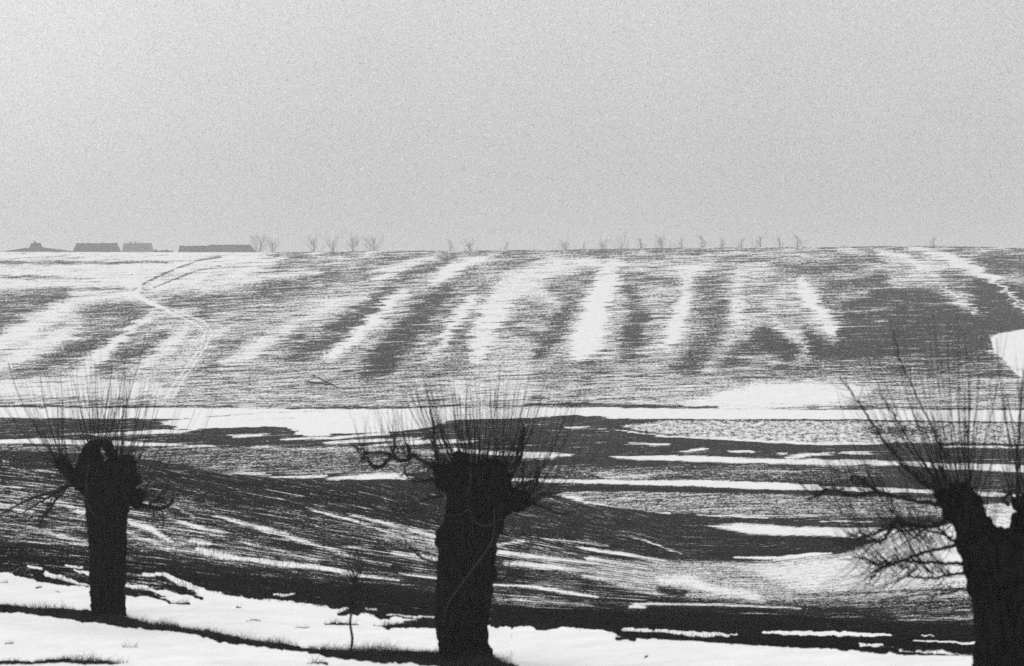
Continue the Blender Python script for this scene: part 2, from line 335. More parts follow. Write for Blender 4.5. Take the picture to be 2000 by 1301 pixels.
# ------ the near slope
u2 = np.where(vo > edgeE(uo), uo+16*fbm(uo/40+9, vo/2.2, 2), uo)
near = v2 > edgeE(u2)+1
T = (v2-edgeE(u2))/(bankB(u2)-edgeE(u2))
kk = np.clip((u2-1020-120*T)/260, 0, 1); kk = kk*kk*(3-2*kk)
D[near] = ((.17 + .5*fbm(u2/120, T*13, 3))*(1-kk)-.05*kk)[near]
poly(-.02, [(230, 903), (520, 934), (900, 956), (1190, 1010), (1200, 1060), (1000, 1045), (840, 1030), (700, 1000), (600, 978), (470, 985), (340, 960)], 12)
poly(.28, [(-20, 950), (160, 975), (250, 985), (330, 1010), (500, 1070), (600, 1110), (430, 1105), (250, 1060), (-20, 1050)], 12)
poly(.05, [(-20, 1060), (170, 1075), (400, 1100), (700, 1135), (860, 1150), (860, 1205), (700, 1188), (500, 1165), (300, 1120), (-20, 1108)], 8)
for val, pts, so_ in [
    (.8, [(-9, 949, 1), (40, 953, 1.5)], 3), (.75, [(90, 975, 2), (165, 1000, 4)], 6), (.7, [(-9, 985, 3), (60, 1000, 3)], 6), (.6, [(60, 1030, 3), (165, 1060, 6)], 7),
    (.95, [(250, 1018, 4), (290, 1030, 5), (330, 1056, 2)], 5), (.6, [(330, 983, 1), (380, 1010, 3)], 5), (.75, [(332, 1012, 2), (400, 1035, 4), (438, 1041, 2)], 5),
    (.6, [(250, 1040, 3), (330, 1070, 6), (420, 1085, 4)], 7), (.9, [(375, 1056, 3), (410, 1062, 3)], 5),
    (1.15, [(385, 1072, 2), (430, 1085, 5), (480, 1092, 3), (540, 1100, 4), (620, 1108, 3), (705, 1124, 2)], 4),
    (.8, [(420, 1007, 1), (470, 1022, 3), (530, 1036, 3)], 5), (.7, [(530, 1036, 2), (600, 1060, 4), (675, 1081, 2)], 6), (.5, [(480, 1060, 4), (620, 1095, 5)], 8),
    (.9, [(600, 993, 1), (640, 1004, 2), (700, 1018, 1)], 3), (.85, [(650, 1006, 1), (772, 1043, 2.5), (856, 1067, 3)], 4), (.85, [(685, 1004, 1), (760, 1024, 2.5), (850, 1047, 3)], 4),
    (.55, [(760, 1040, 6), (850, 1066, 10)], 7), (.8, [(765, 1080, 3), (850, 1095, 5)], 6), (.6, [(640, 1068, 1), (720, 1070, 3)], 5), (.7, [(650, 1080, 1), (760, 1103, 2)], 4), (.9, [(780, 1119, 1), (857, 1131, 2.5)], 3), (.9, [(650, 1116, 3), (720, 1126, 2.5), (780, 1133, 1)], 4),
    (.85, [(965, 1065, 1), (1020, 1058, 2)], 5), (.9, [(970, 1079, 4), (1060, 1088, 3), (1180, 1104, 2)], 4), (.75, [(985, 1100, 4), (1100, 1110, 6), (1200, 1120, 4)], 6),
    (1., [(960, 1142, 1.5), (1040, 1146, 2), (1110, 1158, 2.5), (1165, 1166, 1.5)], 3), (.75, [(970, 1168, 1.5), (1060, 1175, 1.5), (1160, 1182, 1)], 4),
    (.8, [(1060, 1053, 1), (1130, 1058, 1.5), (1190, 1066, 1)], 4), (.85, [(1207, 1042, 1), (1260, 1055, 1.5), (1330, 1082, 1)], 3),
    (.95, [(1130, 1070, 2), (1200, 1080, 3), (1300, 1095, 2)], 4), (.85, [(1150, 1092, 4), (1210, 1102, 4)], 5), (.7, [(1210, 1135, 3), (1260, 1140, 2)], 5)]: stroke(val, pts, so_)
# bowl at the right
poly(.5, [(1130, 1100), (1300, 1092), (1450, 1095), (1640, 1080), (1760, 1045), (1880, 1015), (2010, 1000), (2010, 1190), (1750, 1188), (1500, 1182), (1280, 1165), (1140, 1130)], 9)
poly(.62, [(1880, 985), (2010, 980), (2010, 1045), (1880, 1045)], 6)
poly(.72, [(1450, 1110), (1640, 1085), (1780, 1050), (1900, 1020), (2010, 1010), (2010, 1130), (1800, 1150), (1560, 1150)], 14)
poly(.45, [(-20, 868), (830, 872), (840, 926), (-20, 900)], 6, K); poly(.5, [(1060, 905), (1900, 910), (1900, 1015), (1200, 998)], 6, K)
poly(.5, [(1280, 1090), (2010, 1000), (2010, 1190), (1280, 1190)], 14, K)
stroke(.88, [(1290, 1133, 5), (1350, 1136, 9), (1395, 1152, 5), (1480, 1165, 3)], 9); stroke(.1, [(1290, 1152, 5), (1335, 1158, 6)], 5)
poly(.98, [(1382, 1027), (1440, 1022), (1560, 1029), (1700, 1031), (1880, 1030), (1880, 1052), (1700, 1053), (1580, 1046), (1500, 1046), (1460, 1043), (1440, 1038)], 5)
poly(.92, [(1650, 1090), (1720, 1060), (1800, 1035), (1900, 1030), (1900, 1095), (1760, 1100)], 9)
stroke(1.2, [(1435, 1088, 1), (1520, 1090, 2), (1600, 1081, 3), (1625, 1080, 1)], 3); stroke(.9, [(1510, 1062, 1), (1560, 1070, 2)], 3)
poly(-.2, [(1500, 1048), (1620, 1052), (1700, 1055), (1640, 1078), (1560, 1080), (1430, 1082), (1350, 1065), (1300, 1045)], 4)
for pts, val in (([(1240, 1180, 2), (1400, 1181, 2), (1560, 1188, 1)], .9), ([(1230, 1186, 3), (1260, 1187, 2)], 1.), ([(1500, 1175, 4), (1850, 1180, 6)], .3), ([(1560, 1162, 2), (1880, 1150, 2)], .3), ([(1400, 1195, 1), (1560, 1200, 1)], .5), ([(1780, 1217, 2), (1850, 1219, 1)], .5)): stroke(val, pts, 4)
poly(.26, [(1700, 1180), (1910, 1165), (1910, 1215), (1760, 1215)], 10)
poly(-.3, [(960, 1186), (1250, 1196), (1560, 1204), (1750, 1217), (1910, 1222), (1910, 1284), (960, 1226)], 8)  # shade of the right-hand ditch put in as a solid dark band
poly(-.2, [(250, 1106), (450, 1118), (700, 1146), (860, 1160), (860, 1210), (600, 1178), (400, 1150)], 8, amt=.7)
u2 = uo; v2 = vo + 7*fbm(uo/11+7, vo/14, 3)
# ------ foreground snow and its ragged edge
fg = [(-20, 1116), (20, 1120), (60, 1133), (90, 1140), (130, 1146), (170, 1152), (250, 1166), (330, 1167), (400, 1158), (430, 1158), (470, 1166), (540, 1172), (600, 1180), (650, 1190), (690, 1195), (740, 1206), (860, 1211), (960, 1226), (1040, 1226), (1060, 1232), (1100, 1228), (1180, 1234), (1230, 1246), (1300, 1248), (1400, 1256), (1500, 1262), (1600, 1268), (1750, 1276), (1900, 1284), (2010, 1290)]
poly(1.5, fg + [(2010, 1400), (-20, 1400)], 2.2)
for pts in ([(280, 1122, 2), (320, 1122, 3), (350, 1136, 5), (395, 1155, 5), (420, 1165, 4)], [(247, 1141, 3), (300, 1154, 4), (360, 1168, 4)], [(90, 1121, 3), (130, 1133, 5), (175, 1148, 6)], [(55, 1107, 1.5), (80, 1111, 2)], [(128, 1104, 1), (160, 1108, 1.5)], [(145, 1113, 1.5), (175, 1122, 3)],
            [(535, 1161, 1), (575, 1161, 1.5)], [(650, 1194, 3), (680, 1190, 2)], [(755, 1200, 1.5), (860, 1205, 2)], [(715, 1188, 1.5), (735, 1189, 1.5)],
            [(1215, 1231, 2), (1300, 1235, 3.5), (1380, 1239, 4.5), (1440, 1240, 1)], [(1490, 1235, 2), (1550, 1237, 4), (1640, 1238, 4), (1700, 1240, 4), (1740, 1240, 1.5)],
            [(1680, 1259, 2), (1723, 1261, 2)], [(1800, 1241, 1), (1823, 1241, 1)]): stroke(1.35, pts, 2)
for pts, val in (([(1785, 1251, 1.5), (1850, 1254, 2), (1905, 1257, 3)], .9), ([(1757, 1270, 1.5), (1830, 1274, 3), (1900, 1279, 1)], .9)): stroke(val, pts, 2)
for pts in ([(262, 1154, 1), (330, 1175, 2)], [(300, 1140, 1), (350, 1153, 3), (395, 1171, 3)], [(330, 1178, 2), (370, 1181, 2)], [(175, 1150, 1), (110, 1131, 3), (75, 1125, 2)], [(70, 1148, 2), (80, 1149, 2)], [(108, 1157, 1), (117, 1157, 1)],
            [(462, 1187, 1), (470, 1187, 1)], [(480, 1214, 1), (508, 1213, 1.5)], [(575, 1226, 1), (605, 1225, 1)], [(635, 1218, 2), (665, 1217, 3), (700, 1217, 1)], [(660, 1199, 2), (700, 1195, 5)],
            [(750, 1223, 3), (790, 1220, 5), (850, 1221, 7)], [(790, 1212, 2), (850, 1212, 3)], [(730, 1217, 1), (760, 1226, 2)], [(1258, 1281, 1), (1264, 1280, 1.5)], [(1205, 1246, 4), (1240, 1249, 3)], [(-9, 1139, .5), (15, 1140, 1)],
            # grassy banks; right end of the long one paints the willow's foot shadow
            [(-9, 1186, 7), (60, 1193, 7), (110, 1199, 9), (160, 1206, 11), (240, 1214, 11), (300, 1226, 8), (360, 1234, 7), (420, 1245, 7), (500, 1257, 6), (600, 1266, 4), (640, 1276, 11), (720, 1282, 12), (800, 1284, 13), (880, 1290, 14), (960, 1296, 9), (1010, 1303, 5)],
            [(-9, 1297, 4), (60, 1296, 3), (130, 1291, 4), (200, 1291, 4), (250, 1294, 1)], [(10, 1258, 1), (25, 1256, 2)], [(240, 1268, 1), (270, 1266, 1)], [(600, 1297, 1), (640, 1297, 2)]): stroke(-.3, pts, 2)
v2 = vo
# trampled wheel tracks on the hill
for pts in ([(430, 502, 1.5), (390, 508, 1.5), (330, 530, 1.5), (285, 552, 1.5), (262, 566, 1)],): stroke(.1, [(a, b, 1.3) for a, b, c in pts], 2.2)
u2 = uo
stroke(.15, [(430, 520, 1), (380, 530, 1), (330, 550, 1.2), (300, 562, 1)], 2.2)
stroke(1.0, [(275, 558, 3), (262, 575, 4), (290, 590, 3), (330, 607, 2)], 4)
for off in (-5, 5):
    stroke(.95, [(330+off, 606-off*.4, .6), (365+off, 620-off*.5, 1.3), (395+off, 633-off*.8, .9), (407+off*1.3, 650, .8), (398+off, 675, .7), (380+off, 702, .7), (362+off*1.2, 728, .8), (345+off*1.3, 752, .8), (330+off*1.4, 778, .9)], 1.8, amt=.8)
stroke(-.1, [(612, 734, .4), (640, 747, 1), (660, 757, .6)], 1.6)
for a in (632, 645): stroke(1.3, [(a, 688, .6), (a+4, 693, .6), (a+1, 699, .6)], 1.6)
D = np.where((v2 < bankB(u2)-60) & (D < .5), np.maximum(D, np.where(v2 > 800, .02+.42*fbm(u2/110, v2/9, 3), -.15+.9*fbm(u2/90, v2/5, 3))), D)
D = np.where(v2 > bankB(u2)+6, D-1.5*np.clip(fbm(u2/38, v2/7, 4)*4-1.05, 0, 1), D)
# ground tone: ploughed hill loam; dark near-bank grass, ditch shade painted in at right
G = np.interp(v2, [480, 800, 880, 1000, 1301], [1.0, 1.0, 1.0, .95, .9])
poly(.72, [(1600, 560), (1720, 545), (2010, 560), (2010, 735), (1500, 725), (1480, 650)], 20, G)
poly(.38, [(-20, 1060), (170, 1080), (400, 1110), (700, 1140), (860, 1158), (1200, 1190), (1500, 1192), (1750, 1212), (2010, 1215), (2010, 1400), (-20, 1400)], 12, G)
poly(.6, [(-20, 884), (300, 905), (500, 935), (850, 948), (1000, 1000), (900, 1060), (500, 1000), (-20, 960)], 10, G)
stroke(.3, [(340, 925, 6), (600, 960, 10), (900, 1020, 10), (1200, 1075, 8)], 12, G)
stroke(.5, [(1010, 951, 2), (1500, 961, 3), (1900, 972, 2)], 3, G)
#@ENDPAINT

# full width: outside the frame the ground carries on with mirrored drifts
mu = np.abs(ur); mu = np.where(mu > 2000, np.abs(4000-mu), mu); mu = np.clip(np.abs(mu), 0, 2000)
jj = np.clip((mu/2).round().astype(int), 0, D.shape[1]-1)
DF = D[:, jj]
j2 = np.clip(((ur % 2000)/2).round().astype(int), 0, D.shape[1]-1); out_ = np.where(ur < 0, -ur, np.where(ur > 2000, ur-2000, 0))
wb = np.clip(out_/220, 0, 1)[None]*np.clip((812-V)/12, 0, 1); DF = DF*(1-wb)+D[:, j2]*wb    # beyond the frame other drifts follow
KF = K[:, jj]; GF = G[:, jj]
# furrow coordinates: s along the rows, t across them
C1 = lin([(-2000, 1000), (0, 1085), (300, 1112), (700, 1160), (1000, 1190), (1300, 1200), (1600, 1200), (1900, 1190), (3000, 1150), (6000, 1100)])
rowE = lin([(-2000, 700), (0, 862), (250, 892), (500, 938), (700, 975), (900, 1018), (1100, 1058), (1300, 1092), (1500, 1096), (1700, 1066), (1900, 1020), (3000, 880), (6000, 800)])
tilt = lin([(-3000, .035*-3000), (0, 0), (800, 38), (1400, 62), (2000, 70), (5000, 80)])
S_ = U.copy(); Tt = V + tilt(U)
nz = V > edgeE(U)
Tn = 3000 + (V-rowE(U))/(C1(U)-rowE(U))*170
Tt = np.where(nz, Tn, Tt)
fgm = V > bankB(U)-4
Tt = np.where(fgm, 5000+V, Tt)
KF = np.where(fgm, 1., KF)

# ------------------------------------------------------------------ terrain mesh
X = (U-1000)/F*Yv
exc = np.where(U < -300, U+300, np.where(U > 2300, U-2300, 0))*.04
X = X+exc
Z = Zv + CZ
Z = Z + np.where(V > bankB(U)-10, 1, 0)*.11*fbm(X*.9, Yv*.9, 4)
# rows in front of the frame, down to and behind the camera
ys = np.concatenate([np.linspace(.97, .25, 40), np.linspace(.2, -2.5, 24)])
Yn = ys[:, None]*Yv[-1][None]; f = np.clip(ys, 0, 1)[:, None]
Zn = Z[-1][None]*f + (-1.75)*(1-f)
Xn = (U[-1]-1000)[None]/F*np.maximum(Yn, 8)+exc[-1][None]
Dn = np.full(Yn.shape, 1.5) - .9*np.clip(fbm(Xn*.5, Yn*.5, 3)*6-1, 0, 1.5); Sn = np.tile(ur, (len(ys), 1)); Tm = 6301 + (1-ys)[:, None]*900 + 0*Yn
# rows behind the crest
cD = Yv[0]; cZ = Z[0]
bd = np.array([30, 70, 130, 220, 400, 800, 1500, 2400.]); bz = np.array([.35, 1.1, 2.2, 3.6, 6, 9, 12, 14.])
Yb = cD[None]+bd[::-1][:, None]; Zb = cZ[None]-bz[::-1][:, None]; Xb = (ur-1000)[None]/F*Yb+exc[0][None]*2
AX = np.vstack([Xb, X, Xn]); AY = np.vstack([Yb, Yv, Yn]); AZ = np.vstack([Zb, Z, Zn])
AD = np.vstack([np.full(Yb.shape, .6), DF, Dn]); AK = np.vstack([0*Yb, KF, 1+0*Yn]); AG = np.vstack([1+0*Yb, GF, .38+0*Yn])
AS = np.vstack([np.tile(ur, (8, 1)), S_, Sn]); AT = np.vstack([np.tile(Tt[0], (8, 1))-bd[::-1][:, None]*.3, Tt, Tm])
nr, nc = AX.shape
me = bpy.data.meshes.new('ground')
me.vertices.add(nr*nc); me.vertices.foreach_set('co', np.stack([AX, AY, AZ], -1).astype(np.float32).ravel())
i0 = (np.arange(nr-1)[:, None]*nc+np.arange(nc-1)[None]).ravel()
q = np.stack([i0, i0+nc, i0+nc+1, i0+1], -1).astype(np.int32)
me.loops.add(q.size); me.loops.foreach_set('vertex_index', q.ravel())
me.polygons.add(len(q)); me.polygons.foreach_set('loop_start', np.arange(0, q.size, 4, dtype=np.int32))
me.update(calc_edges=True); me.polygons.foreach_set('use_smooth', np.ones(len(q), bool))
for nm, A in (('cover', AD), ('blotch', AK), ('soil_tone', AG)):
    at = me.attributes.new(nm, 'FLOAT', 'POINT'); at.data.foreach_set('value', A.astype(np.float32).ravel())
at = me.attributes.new('furrow', 'FLOAT_VECTOR', 'POINT'); at.data.foreach_set('vector', np.stack([AS, AT, 0*AS], -1).astype(np.float32).ravel())
ground = bpy.data.objects.new('ground', me); C.objects.link(ground); tag(ground, kind='structure')

m = bpy.data.materials.new('snowy_soil'); m.use_nodes = True; n = m.node_tree; L = n.links
b = n.nodes['Principled BSDF']; b.inputs['Roughness'].default_value = .9; b.inputs['Specular IOR Level'].default_value = 0
def att(nm): a = n.nodes.new('ShaderNodeAttribute'); a.attribute_name = nm; return a
def math_(op, a, b_=None, clamp=False):
    x = n.nodes.new('ShaderNodeMath'); x.operation = op; x.use_clamp = clamp
    for i, s in enumerate((a, b_)):
        if s is None: continue
        if isinstance(s, (int, float)): x.inputs[i].default_value = s
        else: L.new(s, x.inputs[i])
    return x.outputs[0]
fv = att('furrow').outputs['Vector']; cov = att('cover').outputs['Fac']; blo = att('blotch').outputs['Fac']
def nzn(sx, sy, det, rough=.6, off=0):
    mp = n.nodes.new('ShaderNodeMapping'); mp.inputs['Scale'].default_value = (sx, sy, 1); mp.inputs['Location'].default_value = (off, off*.7, off)
    t = n.nodes.new('ShaderNodeTexNoise'); t.inputs['Scale'].default_value = 1; t.inputs['Detail'].default_value = det; t.inputs['Roughness'].default_value = rough
    L.new(fv, mp.inputs[0]); L.new(mp.outputs[0], t.inputs['Vector']); return math_('SUBTRACT', t.outputs['Fac'], .5)
A_ = nzn(.010, .26, 3); B_ = nzn(.03, .8, 2, off=5); G_ = nzn(.2, .42, 3, .8, off=9); H_ = nzn(.075, .2, 5, .7, off=3)
st = math_('ADD', math_('ADD', math_('MULTIPLY', A_, 1.5), math_('MULTIPLY', B_, 1.7)), math_('MULTIPLY', G_, 1.6))
bl = math_('ADD', math_('MULTIPLY', H_, 2.0), math_('MULTIPLY', G_, 1.7))
mix = n.nodes.new('ShaderNodeMix'); L.new(blo, mix.inputs[0]); L.new(st, mix.inputs[2]); L.new(bl, mix.inputs[3])
E_ = nzn(.0045, .45, 2, .5, off=21)
lines = math_('MULTIPLY', math_('MAXIMUM', math_('SUBTRACT', math_('ABSOLUTE', E_), .09), 0), math_('MULTIPLY', math_('SIGN', E_), 3.2))
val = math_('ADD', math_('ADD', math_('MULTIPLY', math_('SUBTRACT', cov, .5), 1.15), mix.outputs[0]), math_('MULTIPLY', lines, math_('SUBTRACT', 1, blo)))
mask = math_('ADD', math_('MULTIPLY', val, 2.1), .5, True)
soilN = n.nodes.new('ShaderNodeTexNoise'); soilN.inputs['Scale'].default_value = .9; soilN.inputs['Detail'].default_value = 8; soilN.inputs['Roughness'].default_value = .7
tc = n.nodes.new('ShaderNodeTexCoord'); L.new(tc.outputs['Object'], soilN.inputs['Vector'])
sr = n.nodes.new('ShaderNodeValToRGB'); sr.color_ramp.elements[0].position = .3; sr.color_ramp.elements[1].position = .72
sr.color_ramp.elements[0].color = (.003, .003, .003, 1); sr.color_ramp.elements[1].color = (.032, .032, .032, 1)
L.new(math_('ADD', soilN.outputs['Fac'], math_('MULTIPLY', G_, 1.2)), sr.inputs[0])
sn = n.nodes.new('ShaderNodeValToRGB'); sn.color_ramp.elements[0].position = .3; sn.color_ramp.elements[1].position = .6
sn.color_ramp.elements[0].color = (.72, .72, .72, 1); sn.color_ramp.elements[1].color = (.84, .84, .84, 1); L.new(soilN.outputs['Fac'], sn.inputs[0])
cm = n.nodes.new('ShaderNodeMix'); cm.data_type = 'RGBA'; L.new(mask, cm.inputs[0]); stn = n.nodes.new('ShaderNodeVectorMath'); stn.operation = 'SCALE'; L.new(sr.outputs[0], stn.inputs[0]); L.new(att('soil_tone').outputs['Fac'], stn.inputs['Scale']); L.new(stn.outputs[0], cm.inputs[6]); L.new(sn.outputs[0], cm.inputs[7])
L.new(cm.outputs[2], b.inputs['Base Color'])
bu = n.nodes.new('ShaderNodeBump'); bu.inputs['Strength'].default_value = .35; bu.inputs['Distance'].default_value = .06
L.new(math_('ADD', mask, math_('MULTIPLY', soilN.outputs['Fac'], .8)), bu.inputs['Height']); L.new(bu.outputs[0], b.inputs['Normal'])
me.materials.append(m)

def ground_z(x, y):
    j = int(np.argmin(abs(AX[int(np.argmin(abs(AY[:, nc//2]-y)))]-x)))
    col = AY[:, j]; i = int(np.argmin(abs(col-y)))
    j = int(np.argmin(abs(AX[i]-x))); return float(np.interp(y, AY[::-1, j], AZ[::-1, j]))

# ------------------------------------------------------------------ pollard willows
def knotty(name, mb, vox, mat, parent, amp=.03, seed=0):
    """fuse overlapping solids into one gnarled surface"""
    me0 = mb.mesh('tmp'); o = bpy.data.objects.new('tmp', me0); C.objects.link(o)
    rm = o.modifiers.new('r', 'REMESH'); rm.mode = 'VOXEL'; rm.voxel_size = vox; rm.use_smooth_shade = True
    dg = bpy.context.evaluated_depsgraph_get(); me1 = bpy.data.meshes.new_from_object(o.evaluated_get(dg))
    bpy.data.objects.remove(o); bpy.data.meshes.remove(me0)
    k = len(me1.vertices); co = np.empty(k*3); no = np.empty(k*3)
    me1.vertices.foreach_get('co', co); me1.vertices.foreach_get('normal', no); co = co.reshape(-1, 3); no = no.reshape(-1, 3)
    d = np.array([mnoise.fractal(Vector((p[0]*5+seed, p[1]*5, p[2]*1.6)), .7, 2.1, 5) + .6*mnoise.fractal(Vector((p[0]*16, p[1]*16+seed, p[2]*7)), .8, 2, 3) for p in co])
    co = co+no*(d*amp)[:, None]; me1.vertices.foreach_set('co', co.ravel()); me1.name = name
    me1.polygons.foreach_set('use_smooth', [True]*len(me1.polygons)); me1.materials.clear(); me1.materials.append(mat); me1.update()
    ob = bpy.data.objects.new(name, me1); C.objects.link(ob); ob.parent = parent
    return ob

def smooth_path(pts, n):
    """Catmull-Rom through (x,y,z,r)"""
    P = [pts[0]]+list(pts)+[pts[-1]]; out = []
    for i in range(1, len(P)-2):
        for k in range(n):
            t = k/n; out.append(tuple(.5*((2*b)+(-a+c)*t+(2*a-5*b+4*c-d)*t*t+(-a+3*b-3*c+d)*t**3) for a, b, c, d in zip(P[i-1], P[i], P[i+1], P[i+2])))
    out.append(tuple(P[-2])); return out

def willow(u0, vbase, d, label, profile, knobs, limbs, twigs, shoots, vines, seed, spread_y=.45):
    rs = random.Random(seed); s = d/F
    base = px(u0, vbase, d); t = empty('pollard_willow', base); tag(t, label, 'tree', 'pollard willows')
    def P(u, v, y=0.0): return ((u-u0)*s, y, (vbase-v)*s)
    mb = MB(); pts = []; rad = []
    for (v, a, b_) in profile:
        c = (a+b_)/2; pts.append(P(c, v)); rad.append((b_-a)/2*s)
    # loft of horizontal rings
    n_ = 28; b0 = len(mb.v)
    for p, r_ in zip(pts, rad):
        for j in range(n_):
            th = 2*math.pi*j/n_; k = 1+.07*math.sin(3*th+p[2]*1.5)+.05*math.sin(5*th+1+p[2])
            mb.v.append((p[0]+r_*math.cos(th)*(1 if abs(math.cos(th)) > .9 else k), p[1]+r_*.85*math.sin(th)*k, p[2]))
    for i in range(len(pts)-1):
        for j in range(n_):
            q_ = b0+i*n_; mb.f.append((q_+j, q_+(j+1) % n_, q_+n_+(j+1) % n_, q_+n_+j))
    mb.f.append(tuple(b0+j for j in reversed(range(n_)))); mb.f.append(tuple(b0+(len(pts)-1)*n_+j for j in range(n_)))
    for (u, v, y, ru, rv) in knobs: mb.ball(P(u, v, y), (ru*s, ru*s*.9, rv*s))
    for lp in limbs:      # thick stumps fuse with the trunk
        q_ = smooth_path([P(u, v, y)+(r_*s,) for u, v, y, r_ in lp], 4); mb.tube([x[:3] for x in q_], [x[3] for x in q_], 10)
    tr = knotty('trunk', mb, .018, M_BARK, t, .05, seed)
    for tp in twigs:      # gnarled arms, each with its side twigs
        bm = MB(); q_ = smooth_path([P(u, v, y)+(max(r_*s*.8, .003),) for u, v, y, r_ in tp], 6)
        q_ = [(x+rs.uniform(-1, 1)*.012, y+rs.uniform(-1, 1)*.02, z+rs.uniform(-1, 1)*.012, r_) for x, y, z, r_ in q_]
        bm.tube([x[:3] for x in q_], [x[3] for x in q_], 6)
        for k in range(int(len(q_)*1.0)):
            i = rs.randrange(2, len(q_)); a = Vector(q_[i][:3]); dr = (Vector(q_[i][:3])-Vector(q_[i-2][:3])).normalized()
            dd = (dr*rs.uniform(.1, .9)+Vector((rs.uniform(-.8, .8), rs.uniform(-.6, .6), rs.uniform(-.5, 1)))).normalized(); ln = rs.uniform(12, 55)*s
            pp = [a]; 
            for e in range(4): dd = (dd+Vector((rs.uniform(-.3, .3), rs.uniform(-.3, .3), rs.uniform(-.15, .4)))).normalized(); pp.append(pp[-1]+dd*ln/4)
            r0 = min(q_[i][3]*.5, .005); bm.tube(pp, [r0, r0*.8, r0*.6, r0*.5, r0*.3], 4, False)
        bm.build('branch', M_TWIG, t, True)
    cr = MB()
    for (ua, va, ub, vb, ea, fa, eb, fb, cnt, r0, r1) in shoots:
        # roots spread from (ua,va) to (ub,vb); tips from (ea,fa) to (eb,fb)
        for k in range(cnt):
            q = rs.random(); q2 = min(1, max(0, q+rs.uniform(-.18, .18))); y0 = rs.uniform(-.25, .25)*spread_y; y1 = y0+rs.uniform(-1, 1)*spread_y
            a = Vector(P(ua+(ub-ua)*q+rs.uniform(-4, 4), va+(vb-va)*q+rs.uniform(-4, 10), y0))
            reach = rs.uniform(.5, 1.22)
            e = Vector(P(ea+(eb-ea)*q2+rs.uniform(-14, 14), fa+(fb-fa)*q2+rs.uniform(-10, 10), y1)); e = a+(e-a)*reach
            c = a*.55+e*.45+Vector(((e.x-a.x)*.18+rs.uniform(-.03, .03), 0, -(abs(e.x-a.x))*.22+rs.uniform(-.02, .02)))
            rr = rs.uniform(r0, r1)*(.5+.65*rs.random()**3); pp = []; rad = []; N = 9; w1, w2, w3 = rs.uniform(-.035, .035), rs.uniform(-.03, .03), rs.uniform(0, 6)
            for i in range(N+1):
                x = i/N; p = a*(1-x)**2+c*2*x*(1-x)+e*x*x
                pp.append(p+Vector((rs.uniform(-1, 1), rs.uniform(-1, 1), 0))*.006*min(1, x*3)+Vector((w1*math.sin(x*5+w3)*x, w2*math.sin(x*4+w3)*x, 0))); rad.append(rr*(1.25-.97*x**.7))
            cr.tube(pp, rad, 4, False)
            for g in range(rs.choice((0, 1, 1, 2))):
                i = rs.randrange(2, N-1); dr = (pp[i+1]-pp[i]).normalized(); dd = (dr+Vector((rs.uniform(-.55, .55), rs.uniform(-.4, .4), .1))).normalized(); ln = rs.uniform(.12, .42)
                cr.tube([pp[i], pp[i]+dd*ln*.5, pp[i]+(dd*.8+dr*.3+Vector((0, 0, .12)))*ln], [rad[i]*.6, rad[i]*.45, rad[i]*.25], 3, False)
    cr.build('crown', M_TWIG, t, True)
    for vp in vines:
        q_ = smooth_path([P(u, v, y)+(r_*s,) for u, v, y, r_ in vp], 5); vb = MB(); vb.tube([x[:3] for x in q_], [x[3] for x in q_], 6)
        vb.build('vine', M_VINE, t, True)
    return t

pl = spot(210, 1204); pc = spot(908, 1288)
dl, dc, dr_ = pl.y, pc.y, 25.0
